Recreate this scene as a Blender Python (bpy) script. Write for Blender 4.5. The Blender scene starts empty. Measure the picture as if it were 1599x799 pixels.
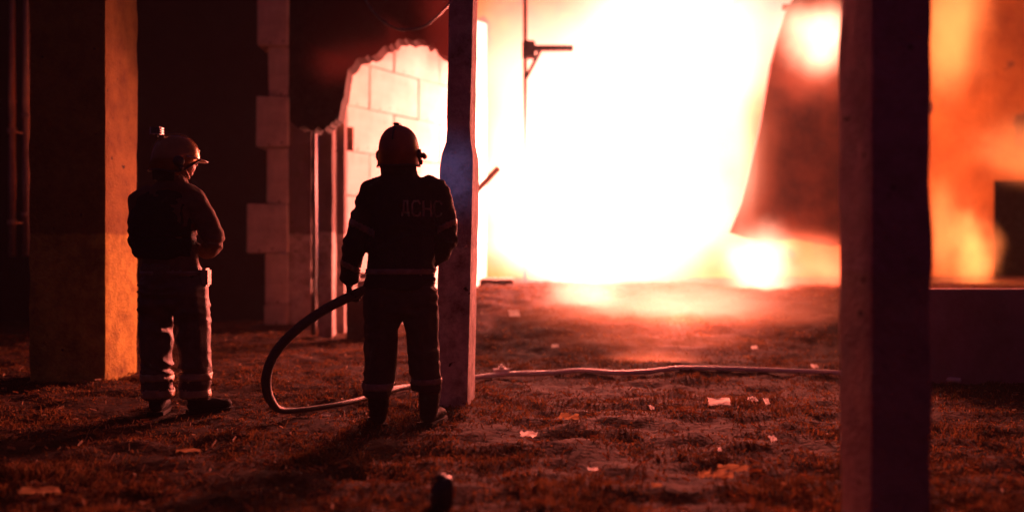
import bpy, bmesh, math, random
import numpy as np
from mathutils import Vector, Matrix, noise
from mathutils.bvhtree import BVHTree

S = bpy.context.scene
COL = S.collection
R = math.radians
random.seed(4)
rng = np.random.default_rng(4)
F, H = 1350.0, 1.04            # focal length in photo pixels, camera height


def P(px, py, Y):
    return Vector(((px - 799.5) * Y / F, Y, H + (399.5 - py) * Y / F))


# ------------------------------------------------------------ camera, world, light
cam = bpy.data.cameras.new('camera')
cam.sensor_width = 36
cam.lens = F / 1599 * 36
cam.clip_end = 900
cam.clip_start = 0.05
cam.dof.use_dof = True
cam.dof.focus_distance = 5.6
cam.dof.aperture_fstop = 0.65
camo = bpy.data.objects.new('camera', cam)
COL.objects.link(camo)
camo.location = (0, 0, H)
camo.rotation_euler = (R(90), 0, 0)
S.camera = camo

W = bpy.data.worlds.new('World')
S.world = W
W.use_nodes = True
bg = W.node_tree.nodes['Background']
bg.inputs[0].default_value = (1.0, 0.34, 1.05, 1)
bg.inputs[1].default_value = 0.023

S.view_settings.view_transform = 'Standard'
S.view_settings.look = 'None'
S.view_settings.exposure = 0
S.view_settings.gamma = 1
S.cycles.use_denoising = True
S.cycles.max_bounces = 4
S.cycles.volume_bounces = 0
S.cycles.volume_step_rate = 1.0
S.cycles.volume_max_steps = 64
S.cycles.sample_clamp_indirect = 6

FIRE_COL = (1.0, 0.165, 0.115)


def fire_light(name, loc, power, radius, col=FIRE_COL):
    l = bpy.data.lights.new(name, 'POINT')
    l.energy = power
    l.color = col
    l.shadow_soft_size = radius
    o = bpy.data.objects.new(name, l)
    COL.objects.link(o)
    o.location = loc
    return o


fire_light('firelight', P(985, 290, 15.6), 9000, 0.6)
fire_light('firelight', P(850, 190, 15.9), 1500, 0.5)
fire_light('firelight', P(1080, 130, 16.2), 1500, 0.5)
fire_light('firelight', P(1185, 405, 12.2), 120, 0.15)
fire_light('firelight', P(1060, 470, 10.4), 170, 0.12)
fire_light('firelight', P(1025, 562, 8.5), 5, 0.05)
fire_light('firelight', P(1282, 66, 12.3), 90, 0.12)
fire_light('firelight', P(1505, 60, 14.8), 170, 0.3, (1, .27, .04))
fire_light('firelight', P(1522, 402, 14.8), 90, 0.12, (1, .27, .04))


# ------------------------------------------------------------ materials
def mat(name):
    m = bpy.data.materials.new(name)
    m.use_nodes = True
    nt = m.node_tree
    return m, nt, nt.nodes['Principled BSDF']


def N(nt, t, **kw):
    n = nt.nodes.new(t)
    for k, v in kw.items():
        setattr(n, k, v)
    return n


def rough_mat(name, c1, c2, scale=6, rough=0.85, bump=0.3, bscale=60, metallic=0, spots=None, coord='Object', spec=0.3):
    m, nt, b = mat(name)
    tc = N(nt, 'ShaderNodeTexCoord')
    n1 = N(nt, 'ShaderNodeTexNoise')
    n1.inputs['Scale'].default_value = scale
    n1.inputs['Detail'].default_value = 8
    n1.inputs['Roughness'].default_value = 0.65
    nt.links.new(tc.outputs[coord], n1.inputs['Vector'])
    r = N(nt, 'ShaderNodeValToRGB')
    r.color_ramp.elements[0].position = 0.32
    r.color_ramp.elements[1].position = 0.68
    r.color_ramp.elements[0].color = (*c1, 1)
    r.color_ramp.elements[1].color = (*c2, 1)
    nt.links.new(n1.outputs['Fac'], r.inputs[0])
    out = r.outputs[0]
    if spots:
        v = N(nt, 'ShaderNodeTexNoise')
        v.inputs['Scale'].default_value = spots[0]
        v.inputs['Detail'].default_value = 4
        nt.links.new(tc.outputs[coord], v.inputs['Vector'])
        rr = N(nt, 'ShaderNodeValToRGB')
        rr.color_ramp.elements[0].position = spots[1]
        rr.color_ramp.elements[1].position = spots[1] + 0.05
        nt.links.new(v.outputs['Fac'], rr.inputs[0])
        mx = N(nt, 'ShaderNodeMix', data_type='RGBA')
        nt.links.new(rr.outputs[0], mx.inputs[0])
        nt.links.new(out, mx.inputs[6])
        mx.inputs[7].default_value = (*spots[2], 1)
        out = mx.outputs[2]
    nt.links.new(out, b.inputs['Base Color'])
    b.inputs['Roughness'].default_value = rough
    b.inputs['Metallic'].default_value = metallic
    b.inputs['Specular IOR Level'].default_value = spec
    n2 = N(nt, 'ShaderNodeTexNoise')
    n2.inputs['Scale'].default_value = bscale
    n2.inputs['Detail'].default_value = 6
    nt.links.new(tc.outputs[coord], n2.inputs['Vector'])
    bp = N(nt, 'ShaderNodeBump')
    bp.inputs['Strength'].default_value = bump
    bp.inputs['Distance'].default_value = 0.02
    nt.links.new(n2.outputs['Fac'], bp.inputs['Height'])
    nt.links.new(bp.outputs[0], b.inputs['Normal'])
    return m


def column_mat(name, low, high, zline, dirt=(0.10, 0.08, 0.06)):
    """concrete, whitewashed below a wavering line at zline (object space metres)"""
    m, nt, b = mat(name)
    tc = N(nt, 'ShaderNodeTexCoord')
    sep = N(nt, 'ShaderNodeSeparateXYZ')
    nt.links.new(tc.outputs['Object'], sep.inputs[0])
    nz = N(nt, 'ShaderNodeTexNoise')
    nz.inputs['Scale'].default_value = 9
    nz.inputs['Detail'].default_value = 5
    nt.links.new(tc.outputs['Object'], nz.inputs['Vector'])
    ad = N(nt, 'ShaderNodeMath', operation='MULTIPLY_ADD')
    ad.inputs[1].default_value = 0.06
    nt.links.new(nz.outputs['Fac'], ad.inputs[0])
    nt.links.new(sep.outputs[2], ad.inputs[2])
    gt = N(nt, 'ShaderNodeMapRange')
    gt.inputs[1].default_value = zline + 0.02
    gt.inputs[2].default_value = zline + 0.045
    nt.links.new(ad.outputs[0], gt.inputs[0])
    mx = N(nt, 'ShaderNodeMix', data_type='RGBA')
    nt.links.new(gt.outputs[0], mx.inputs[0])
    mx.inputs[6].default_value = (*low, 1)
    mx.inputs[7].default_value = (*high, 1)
    n1 = N(nt, 'ShaderNodeTexNoise')
    n1.inputs['Scale'].default_value = 5
    n1.inputs['Detail'].default_value = 10
    n1.inputs['Roughness'].default_value = 0.75
    nt.links.new(tc.outputs['Object'], n1.inputs['Vector'])
    rr = N(nt, 'ShaderNodeValToRGB')
    rr.color_ramp.elements[0].position = 0.42
    rr.color_ramp.elements[1].position = 0.70
    nt.links.new(n1.outputs['Fac'], rr.inputs[0])
    m2 = N(nt, 'ShaderNodeMix', data_type='RGBA')
    nt.links.new(rr.outputs[0], m2.inputs[0])
    nt.links.new(mx.outputs[2], m2.inputs[6])
    m2.inputs[7].default_value = (*dirt, 1)
    n3 = N(nt, 'ShaderNodeTexNoise')
    n3.inputs['Scale'].default_value = 14
    n3.inputs['Detail'].default_value = 3
    nt.links.new(tc.outputs['Object'], n3.inputs['Vector'])
    r3 = N(nt, 'ShaderNodeValToRGB')
    r3.color_ramp.elements[0].position = 0.70
    r3.color_ramp.elements[1].position = 0.74
    nt.links.new(n3.outputs['Fac'], r3.inputs[0])
    m3 = N(nt, 'ShaderNodeMix', data_type='RGBA')
    nt.links.new(r3.outputs[0], m3.inputs[0])
    nt.links.new(m2.outputs[2], m3.inputs[6])
    m3.inputs[7].default_value = (0.03, 0.025, 0.02, 1)
    nt.links.new(m3.outputs[2], b.inputs['Base Color'])
    b.inputs['Roughness'].default_value = 0.9
    b.inputs['Specular IOR Level'].default_value = 0.15
    n2 = N(nt, 'ShaderNodeTexNoise')
    n2.inputs['Scale'].default_value = 45
    n2.inputs['Detail'].default_value = 8
    nt.links.new(tc.outputs['Object'], n2.inputs['Vector'])
    bp = N(nt, 'ShaderNodeBump')
    bp.inputs['Strength'].default_value = 0.7
    bp.inputs['Distance'].default_value = 0.02
    nt.links.new(n2.outputs['Fac'], bp.inputs['Height'])
    nt.links.new(bp.outputs[0], b.inputs['Normal'])
    return m


M = {}
M['soil'] = rough_mat('soil', (0.008, 0.004, 0.003), (0.075, 0.032, 0.015), 7.5, 0.95, 1.0, 25, spec=0.1)
M['grass'] = rough_mat('dry_grass', (0.02, 0.009, 0.004), (0.24, 0.11, 0.04), 4.2, 0.8, 0, 10, spec=0.15)
M['plinth'] = rough_mat('plinth', (0.10, 0.085, 0.07), (0.22, 0.19, 0.15), 4, 0.9, 0.6, 30)
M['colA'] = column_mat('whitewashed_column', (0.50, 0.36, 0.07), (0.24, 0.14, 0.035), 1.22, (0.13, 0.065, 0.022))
M['colB'] = column_mat('whitewashed_post', (0.74, 0.62, 0.58), (0.50, 0.40, 0.42), 1.10)
M['colC'] = column_mat('grey_column', (0.66, 0.28, 0.24), (0.66, 0.26, 0.30), 0.98, (0.34, 0.13, 0.15))
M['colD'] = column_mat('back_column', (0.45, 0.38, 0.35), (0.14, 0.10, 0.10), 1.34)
M['block'] = rough_mat('concrete_block', (0.42, 0.34, 0.28), (0.66, 0.55, 0.46), 5, 0.92, 0.7, 35, spots=(9, 0.66, (0.10, 0.06, 0.04)))
M['white_block'] = rough_mat('pale_block', (0.55, 0.50, 0.45), (0.72, 0.68, 0.62), 3, 0.9, 0.4, 30, spots=(7, 0.68, (0.25, 0.14, 0.09)))
M['mortar'] = rough_mat('mortar', (0.07, 0.03, 0.02), (0.14, 0.06, 0.04), 8, 0.95, 0.3, 40)
M['dark_wall'] = rough_mat('near_black_wall', (0.015, 0.011, 0.013), (0.03, 0.022, 0.024), 2, 0.95, 0.3, 20)  # base colour cut to near black to hold this wall in darkness
M['plaster'] = rough_mat('smoked_plaster', (0.18, 0.06, 0.015), (0.50, 0.22, 0.05), 0.7, 0.9, 0.5, 12, spots=(1.3, 0.60, (0.08, 0.045, 0.03)))
M['maroon_wall'] = rough_mat('maroon_wall', (0.26, 0.14, 0.15), (0.5, 0.28, 0.3), 1.3, 0.9, 0.4, 20)  # maroon tone of the added low wall
M['char'] = rough_mat('charred_wood', (0.012, 0.010, 0.009), (0.05, 0.04, 0.035), 8, 0.85, 0.8, 30)
M['char_sheet'] = rough_mat('scorched_sheet', (0.03, 0.014, 0.009), (0.11, 0.045, 0.025), 2, 0.8, 0.6, 9)
M['metal'] = rough_mat('rusty_metal', (0.10, 0.05, 0.03), (0.25, 0.18, 0.14), 12, 0.55, 0.3, 60, metallic=0.6)
M['pipe'] = rough_mat('painted_pipe', (0.30, 0.22, 0.16), (0.42, 0.30, 0.22), 12, 0.6, 0.2, 60)
M['cable'] = rough_mat('cable', (0.10, 0.09, 0.09), (0.15, 0.13, 0.12), 20, 0.35, 0.1, 60, spec=0.6)
M['cloth'] = rough_mat('turnout_cloth', (0.013, 0.013, 0.020), (0.030, 0.026, 0.032), 9, 0.82, 0.35, 160, spec=0.25)
M['cloth_tan'] = rough_mat('sleeve_cloth', (0.10, 0.055, 0.035), (0.20, 0.11, 0.07), 9, 0.78, 0.4, 160, spec=0.25)
M['trouser_bright'] = rough_mat('brightened_trouser_cloth', (0.06, 0.036, 0.026), (0.17, 0.10, 0.07), 7, 0.5, 0.4, 160, spec=0.4)  # lighter copy of trouser_cloth, raised to strengthen the firelit edges
M['trouser'] = rough_mat('trouser_cloth', (0.028, 0.022, 0.024), (0.075, 0.052, 0.048), 7, 0.75, 0.4, 160, spec=0.3)
M['vest'] = rough_mat('vest_cloth', (0.008, 0.008, 0.014), (0.016, 0.015, 0.022), 9, 0.8, 0.3, 160, spec=0.2)
M['tape'] = rough_mat('reflective_tape', (0.30, 0.20, 0.09), (0.5, 0.36, 0.18), 14, 0.45, 0.25, 90, spec=0.6)
M['tape_dim'] = rough_mat('darker_tape', (0.18, 0.13, 0.10), (0.34, 0.26, 0.20), 14, 0.5, 0.25, 90, spec=0.5)  # darker copy of the reflective tape
M['skin'] = rough_mat('skin', (0.42, 0.24, 0.17), (0.50, 0.30, 0.22), 14, 0.55, 0.1, 90)
M['glove'] = rough_mat('glove_leather', (0.02, 0.016, 0.014), (0.05, 0.04, 0.032), 20, 0.7, 0.3, 90)
M['rubber'] = rough_mat('boot_rubber', (0.010, 0.009, 0.009), (0.02, 0.018, 0.018), 12, 0.75, 0.25, 60, spec=0.15)
M['helmet_gold'] = rough_mat('helmet_shell', (0.30, 0.14, 0.04), (0.42, 0.22, 0.07), 10, 0.25, 0.08, 30, spec=0.8, metallic=0.5)
M['helmet_red'] = rough_mat('red_helmet_shell', (0.20, 0.05, 0.02), (0.32, 0.09, 0.03), 10, 0.35, 0.08, 30, spec=0.6)
M['black_plastic'] = rough_mat('black_plastic', (0.012, 0.012, 0.013), (0.03, 0.028, 0.028), 12, 0.35, 0.1, 30, spec=0.6)
M['pale_plastic'] = rough_mat('pale_plastic', (0.5, 0.46, 0.42), (0.65, 0.6, 0.55), 12, 0.35, 0.05, 30, spec=0.6)
M['hose'] = rough_mat('canvas_hose', (0.05, 0.038, 0.034), (0.10, 0.07, 0.06), 30, 0.5, 0.4, 180, spec=0.5)
M['hose_pale'] = rough_mat('pale_hose', (0.74, 0.62, 0.54), (0.88, 0.78, 0.70), 30, 0.38, 0.3, 180, spec=0.8)
M['paper'] = rough_mat('litter_paper', (0.82, 0.78, 0.72), (0.93, 0.90, 0.86), 20, 0.7, 0.3, 60)
M['leaf'] = rough_mat('dry_leaf', (0.35, 0.20, 0.09), (0.55, 0.34, 0.16), 20, 0.7, 0.3, 60)


def thin(m, w=0.5):
    nt = m.node_tree
    b = nt.nodes['Principled BSDF']
    t = N(nt, 'ShaderNodeBsdfTranslucent')
    src = b.inputs['Base Color'].links[0].from_socket
    nt.links.new(src, t.inputs[0])
    mx = N(nt, 'ShaderNodeMixShader')
    mx.inputs[0].default_value = w
    nt.links.new(b.outputs[0], mx.inputs[1])
    nt.links.new(t.outputs[0], mx.inputs[2])
    nt.links.new(mx.outputs[0], nt.nodes['Material Output'].inputs[0])


thin(M['paper'], .65)
thin(M['leaf'])
thin(M['grass'], 0.5)


def emis(name, col, st):
    m = bpy.data.materials.new(name)
    m.use_nodes = True
    nt = m.node_tree
    nt.nodes.clear()
    e = N(nt, 'ShaderNodeEmission')
    e.inputs[0].default_value = (*col, 1)
    e.inputs[1].default_value = st
    o = N(nt, 'ShaderNodeOutputMaterial')
    nt.links.new(e.outputs[0], o.inputs[0])
    return m


# ------------------------------------------------------------ object helpers
def tag(o, label=None, cat=None, group=None, kind=None):
    if label: o['label'] = label
    if cat: o['category'] = cat
    if group: o['group'] = group
    if kind: o['kind'] = kind
    return o


def link(name, me, m=None, parent=None, smooth=False):
    if m is not None:
        me.materials.append(m)
    if smooth:
        me.polygons.foreach_set('use_smooth', [True] * len(me.polygons))
    o = bpy.data.objects.new(name, me)
    COL.objects.link(o)
    if parent:
        o.parent = parent
    return o


def obj(name, bm, m, parent=None, smooth=False):
    me = bpy.data.meshes.new(name)
    bmesh.ops.recalc_face_normals(bm, faces=bm.faces[:])
    bm.to_mesh(me)
    bm.free()
    return link(name, me, m, parent, smooth)


def empty(name, loc=(0, 0, 0), rz=0):
    o = bpy.data.objects.new(name, None)
    COL.objects.link(o)
    o.location = loc
    o.rotation_euler.z = rz
    o.empty_display_size = 0.1
    return o


def box(bm, c, s, rot=None, bev=0.0, jit=0.0):
    mtx = Matrix.Translation(c) @ (rot.to_4x4() if rot else Matrix()) @ Matrix.Diagonal((*s, 1))
    r = bmesh.ops.create_cube(bm, size=1, matrix=mtx)
    vs = r['verts']
    if jit:
        for v in vs:
            v.co += Vector([random.uniform(-jit, jit) for _ in range(3)])
    if bev:
        es = list({e for v in vs for e in v.link_edges})
        bmesh.ops.bevel(bm, geom=es, offset=bev, segments=2, affect='EDGES')


def tube(bm, pts, rad, seg=10, closed_ends=True, flat=1.0):
    """swept tube through pts; rad a number or list"""
    pts = [Vector(p) for p in pts]
    n = len(pts)
    rings = []
    up = Vector((0, 0, 1))
    for i, p in enumerate(pts):
        t = (pts[min(i + 1, n - 1)] - pts[max(i - 1, 0)]).normalized()
        a = t.cross(up)
        if a.length < 1e-3:
            a = Vector((1, 0, 0))
        a.normalize()
        b = a.cross(t).normalized()
        r = rad[i] if isinstance(rad, (list, tuple)) else rad
        rings.append([bm.verts.new(p + a * math.cos(k * 2 * math.pi / seg) * r + b * math.sin(k * 2 * math.pi / seg) * r * flat) for k in range(seg)])
    for i in range(n - 1):
        for k in range(seg):
            bm.faces.new((rings[i][k], rings[i][(k + 1) % seg], rings[i + 1][(k + 1) % seg], rings[i + 1][k]))
    if closed_ends:
        bm.faces.new(rings[0][::-1])
        bm.faces.new(rings[-1])


def spline(pts, n=12):
    pts = [Vector(p) for p in pts]
    out = []
    P_ = [pts[0]] + pts + [pts[-1]]
    for i in range(1, len(P_) - 2):
        p0, p1, p2, p3 = P_[i - 1:i + 3]
        for k in range(n):
            t = k / n
            out.append(0.5 * ((2 * p1) + (p2 - p0) * t + (2 * p0 - 5 * p1 + 4 * p2 - p3) * t * t + (3 * p1 - p0 - 3 * p2 + p3) * t ** 3))
    out.append(pts[-1])
    return out


def prism(bm, poly, y0, y1):
    """poly: list of (x,z); extruded along y"""
    a = [bm.verts.new((x, y0, z)) for x, z in poly]
    b = [bm.verts.new((x, y1, z)) for x, z in poly]
    n = len(poly)
    bm.faces.new(a)
    bm.faces.new(b[::-1])
    for i in range(n):
        bm.faces.new((a[i], b[i], b[(i + 1) % n], a[(i + 1) % n]))


# ------------------------------------------------------------ ground
def sst(a, b, x):
    t = min(1, max(0, (x - a) / (b - a)))
    return t * t * (3 - 2 * t)


def gz(x, y, fine=True):
    bank = sst(8.6, 12.4, y) * sst(-1.6, -0.3, x) * 0.60
    z = bank
    z += 0.035 * (noise.noise(Vector((x * 0.8, y * 0.8, 3)))) * sst(1, 3, y)
    if fine and y < 20 and abs(x) < 14:
        z += 0.034 * noise.noise(Vector((x * 3.8, y * 4.5, 1))) + 0.018 * noise.noise(Vector((x * 11, y * 13, 7)))
    return z


def grid_ground():
    xs = list(np.arange(-9, 9.001, 0.055))
    ys = list(np.arange(2.2, 14.6, 0.055))
    xs = [-300, -120, -50, -25, -14] + xs + [14, 25, 50, 120, 300]
    ys = [-60, -20, -6, -2, 0, 1.2] + ys + [17, 22, 30, 50, 90, 170, 400]
    vs = [(x, y, gz(x, y)) for y in ys for x in xs]
    nx = len(xs)
    fs = [(j * nx + i, j * nx + i + 1, (j + 1) * nx + i + 1, (j + 1) * nx + i) for j in range(len(ys) - 1) for i in range(nx - 1)]
    me = bpy.data.meshes.new('ground')
    me.from_pydata(vs, [], fs)
    o = link('ground', me, M['soil'], smooth=True)
    tag(o, kind='structure', label='dark trampled earth and turf in front of the fire')


grid_ground()


def grass():
    vs, fs = [], []
    k = 0
    cnt = 0
    while cnt < 90000:
        y = 2.9 + 9.8 * random.random() ** 1.5
        hw = 0.62 * y + 0.4
        x = random.uniform(-hw, hw)
        cl = noise.noise(Vector((x * 2.1, y * 2.1, 11))) + 0.5 * noise.noise(Vector((x * 6.5, y * 6.5, 5)))
        cl += 0.7 * noise.noise(Vector((x * .75, y * .9, 31)))
        if cl < random.uniform(-0.55, 0.35):
            continue
        cnt += 1
        z = gz(x, y)
        h = random.uniform(0.006, 0.020) * (1 + max(0, cl) * 2.2)
        w = random.uniform(0.0018, 0.0042) * (1 + y * 0.10)
        a = random.uniform(0, 2 * math.pi)
        le = random.uniform(0.3, 2.2) * h
        la = random.uniform(0, 2 * math.pi)
        dx, dy = math.cos(a) * w, math.sin(a) * w
        lx, ly = math.cos(la) * le, math.sin(la) * le
        vs += [(x - dx, y - dy, z - 0.004), (x + dx, y + dy, z - 0.004), (x + dx * .7 + lx * .35, y + dy * .7 + ly * .35, z + h * .65),
               (x - dx * .7 + lx * .35, y - dy * .7 + ly * .35, z + h * .65), (x + lx, y + ly, z + h)]
        fs += [(k, k + 1, k + 2, k + 3), (k + 3, k + 2, k + 4)]
        k += 5
    me = bpy.data.meshes.new('grass')
    me.from_pydata(vs, [], fs)
    o = link('grass', me, M['grass'])
    tag(o, 'short dry tufts of trampled grass over the yard', 'grass', kind='stuff')


grass()


# ------------------------------------------------------------ columns and posts
def rough_column(name, poly, z0, z1, m, label, cat, parent=None, step=0.12, amp=0.006, lean=(0, 0), inset=None, group=None):
    """vertical column over ground polygon poly [(x,y)..] in metres about its own base"""
    cx = sum(p[0] for p in poly) / len(poly)
    cy = sum(p[1] for p in poly) / len(poly)
    # chop polygon edges
    ring = []
    n = len(poly)
    for i in range(n):
        a, b = Vector(poly[i]), Vector(poly[(i + 1) % n])
        k = max(2, int((b - a).length / 0.06))
        for j in range(k):
            t = j / k
            # small chamfer at corners
            p = a.lerp(b, max(t, 0.0))
            ring.append((p.x - cx, p.y - cy, t == 0))
    nz = max(2, int((z1 - z0) / step))
    bm = bmesh.new()
    rows = []
    for k in range(nz + 1):
        z = z0 + (z1 - z0) * k / nz
        row = []
        sc = 1.0 if not inset else inset(z)
        for (x, y, cor) in ring:
            f = (0.985 if cor else 1.0) * sc
            d = amp * noise.noise(Vector((x * 9 + cx, y * 9 + cy, z * 5))) * (2.6 if cor else 1)
            L = math.hypot(x, y) or 1
            row.append(bm.verts.new((x * f + x / L * d + lean[0] * z, y * f + y / L * d + lean[1] * z, z)))
        rows.append(row)
    m_ = len(ring)
    for k in range(nz):
        for i in range(m_):
            bm.faces.new((rows[k][i], rows[k][(i + 1) % m_], rows[k + 1][(i + 1) % m_], rows[k + 1][i]))
    bm.faces.new(rows[-1])
    bm.faces.new(rows[0][::-1])
    o = obj(name, bm, m, parent)
    o.location = (cx, cy, 0)
    if label:
        tag(o, label, cat, group)
    return o


def quad(x0, x1, y0, d, rot=0):
    c = Vector(((x0 + x1) / 2, y0 + d / 2))
    pts = [(x0, y0), (x1, y0), (x1, y0 + d), (x0, y0 + d)]
    return [tuple(c + Matrix.Rotation(rot, 2) @ (Vector(p) - c)) for p in pts]


YA = 7.12
xa0, xa1 = (45 - 799.5) * YA / F, (165 - 799.5) * YA / F
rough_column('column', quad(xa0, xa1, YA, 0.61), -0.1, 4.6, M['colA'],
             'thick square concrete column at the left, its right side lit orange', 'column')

YB = 5.98
rough_column('post', quad((682 - 799.5) * YB / F, (734 - 799.5) * YB / F, YB, 0.36, R(-5)), -0.08, 3.2, M['colB'],
             'leaning narrow concrete post just right of the firefighter with the hose', 'post', lean=(0.022, 0),
             inset=lambda z: 1.0 if z < 1.72 else max(0.72, 1.0 - (z - 1.72) * 1.9), amp=0.004, step=0.09)

YC = 3.02
rough_column('column', quad((1358 - 799.5) * YC / F, (1452 - 799.5) * YC / F, YC, 0.27, R(2)), -0.1, 3.0, M['colC'],
             'nearest dark square concrete column at the right of the frame', 'column', amp=0.005, step=0.06)

# back columns
YD = 11.6
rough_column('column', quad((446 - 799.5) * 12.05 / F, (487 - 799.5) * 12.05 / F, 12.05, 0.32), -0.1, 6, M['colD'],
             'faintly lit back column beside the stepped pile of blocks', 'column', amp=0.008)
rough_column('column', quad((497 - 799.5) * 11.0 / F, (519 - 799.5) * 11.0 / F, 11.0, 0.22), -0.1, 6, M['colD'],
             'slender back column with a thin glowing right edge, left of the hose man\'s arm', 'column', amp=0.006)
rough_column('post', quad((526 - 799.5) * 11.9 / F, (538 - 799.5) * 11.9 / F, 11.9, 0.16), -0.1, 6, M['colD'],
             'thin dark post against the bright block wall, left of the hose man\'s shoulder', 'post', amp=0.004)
# dark drainpipe between the back columns
bm = bmesh.new()
pp = [P(491, 0, 11.4), P(491, 430, 11.4), P(490, 470, 11.4), P(489, 530, 11.35)]
tube(bm, [Vector((pp[0].x, 11.4, 5.5))] + pp, 0.035, 10)
o = obj('drainpipe', bm, M['black_plastic'], smooth=True)
tag(o, 'black drainpipe running down between the two back columns', 'drainpipe')


# ------------------------------------------------------------ block masonry
def block(par, a, b, z0, z1, d, m, mesh_cache={}, jit=0.008):
    """block from ground point a to b (front face), thickness d behind"""
    a, b = Vector(a), Vector(b)
    t = (b - a)
    L = t.length
    ang = math.atan2(t.y, t.x)
    bm = bmesh.new()
    box(bm, Vector((L / 2, d / 2, (z1 - z0) / 2)), (L - 0.012, d, z1 - z0 - 0.014), bev=0.010, jit=jit)
    o = obj('block', bm, m, par)
    o.location = (a.x - par.location.x, a.y - par.location.y + random.uniform(-0.008, 0.008), z0)
    o.rotation_euler.z = ang
    return o


# stepped block pier (left)
YS = 12.0
pier = empty('block_pier', ((430 - 799.5) * YS / F, YS, 0))
tag(pier, 'stepped end of a grey concrete block wall at the back, blocks jutting left', 'block wall')
rows_ = [(412, 507, 475), (412, 475, 395), (385, 395, 318), (415, 318, 230), (400, 230, 150), (417, 150, 72), (402, 72, -6), (418, -6, -84)]
for i, (l, yb, yt) in enumerate(rows_):
    z0, z1 = P(0, yb, YS).z, P(0, yt, YS).z
    x0, x1 = (l - 799.5) * YS / F, (450 - 799.5) * YS / F
    block(pier, (x0, YS + (0.03 if i % 2 else -0.03)), (x1, YS + (0.03 if i % 2 else -0.03)), z0, z1, 0.4, M['block'])
# base footing
bm = bmesh.new()
box(bm, (0, 0.25, 0.02), (0.7, 0.5, 0.14), bev=0.01)
obj('footing', bm, M['mortar'], pier)

# bright wall behind the hose man: from near-left to far-right
A0 = Vector(((541 - 799.5) * 12.6 / F, 12.6))
A1 = Vector(((760 - 799.5) * 15.6 / F, 15.6))
wall = empty('block_wall', (A0.x, A0.y, 0))
tag(wall, 'pale block wall glowing white in the firelight behind the hose man', 'wall')
T = (A1 - A0)
Lw = T.length
tdir = T.normalized()
hz = 0.66
z = -0.06
r_i = 0
while z < 4.9:
    s = -0.1 - (0.55 if r_i % 2 else 0)
    while s < Lw:
        a = max(s, 0)
        b = min(s + 1.15, Lw)
        if b - a > 0.08:
            pa, pb = A0 + tdir * a, A0 + tdir * b
            block(wall, pa, pb, z, z + hz, 0.3, M['white_block'])
        s += 1.15
    z += hz
    r_i += 1
bm = bmesh.new()
box(bm, Vector((Lw / 2, 0.16, 2.4)), (Lw - 0.04, 0.22, 4.9))
o = obj('mortar', bm, M['mortar'], wall)
o.rotation_euler.z = math.atan2(tdir.y, tdir.x)
# small board on wall and brick at the foot
bm = bmesh.new()
c = P(547, 217, 12.45)
box(bm, (0, 0, 0), (0.10, 0.06, 0.34), bev=0.008)
for k in range(3):
    box(bm, (0, -0.035, -0.11 + k * 0.11), (0.08, 0.01, 0.02))
o = obj('bracket_board', bm, M['metal'])
o.location = c
tag(o, 'small rusty red board fixed to the edge of the bright block wall', 'board')

bm = bmesh.new()
box(bm, (0, 0, 0.06), (0.16, 0.12, 0.12), bev=0.008, jit=0.008)
box(bm, (0.012, 0.01, 0.17), (0.13, 0.1, 0.085), bev=0.008, jit=0.01)
o = obj('rubble', bm, M['block'])
pz = P(569, 446, 10.8)
o.location = (pz.x, 10.8, pz.z - 0.05)
# stands on a stub footing
bm = bmesh.new()
box(bm, (pz.x + 0.04, 10.86, (pz.z - 0.05) / 2 - 0.03), (0.5, 0.34, pz.z - 0.05 + 0.06), bev=0.02, jit=0.012)
o2 = obj('footing', bm, M['char_sheet'])
tag(o2, 'low dark concrete footing seen past the hose man\'s elbow', 'footing')
tag(o, 'two broken bricks on the low footing seen under the hose man\'s arm', 'bricks')

# dark building wall behind, far left, with pipes
bm = bmesh.new()
xl, xr = (-260 - 799.5) * 14 / F, (428 - 799.5) * 14 / F
box(bm, ((xl + xr) / 2, 14.2, 2.6), (xr - xl, 0.4, 5.6), bev=0.02)
o = obj('building_wall', bm, M['dark_wall'])
tag(o, 'unlit back wall of the building behind the man with the head camera', 'wall')
for i, (x, lab, rr) in enumerate(((19, 'left of the two thin pipes high on the left', 0.042), (41, 'right of the two thin pipes high on the left, slightly thicker at its foot', 0.046))):
    t = empty('pipe', ((x - 799.5) * 11 / F, 11, 0))
    bm = bmesh.new()
    z0 = P(0, 402, 11).z
    tube(bm, [(0, 0, 5.5), (0, 0, 3), (0.004, 0, 2), (0, 0, z0 + 0.02)], rr, 12)
    obj('tube', bm, M['pipe'], t, True)
    for zz in (z0 + 0.42 + 0.1 * i, 2.6 + .2 * i):
        bm = bmesh.new()
        tube(bm, [(0, 0, zz), (0, 0, zz + 0.06)], rr * 1.25, 12)
        box(bm, (0, 1.4, zz + 0.03), (0.02, 2.9, 0.02))
        obj('collar', bm, M['pipe'], t)
    tag(t, lab, 'pipe', 'pipes on the left wall')

# cable across the top
bm = bmesh.new()
pts = spline([P(548, -60, 8.6), P(566, -10, 8.6), P(575, 8, 8.6), P(590, 27, 8.6), P(610, 41, 8.6), P(632, 47, 8.6), P(668, 38, 8.6), P(712, -8, 8.6), P(730, -60, 8.6)], 8)
tube(bm, pts, 0.012, 8)
for q in range(8, len(pts) - 8, 10):
    tube(bm, [pts[q], pts[q] + (pts[q + 1] - pts[q]).normalized() * 0.03], 0.016, 8)
o = obj('hanging_cable', bm, M['cable'], smooth=True)
tag(o, 'sagging cable hanging above the firefighter with the hose', 'cable')

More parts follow.
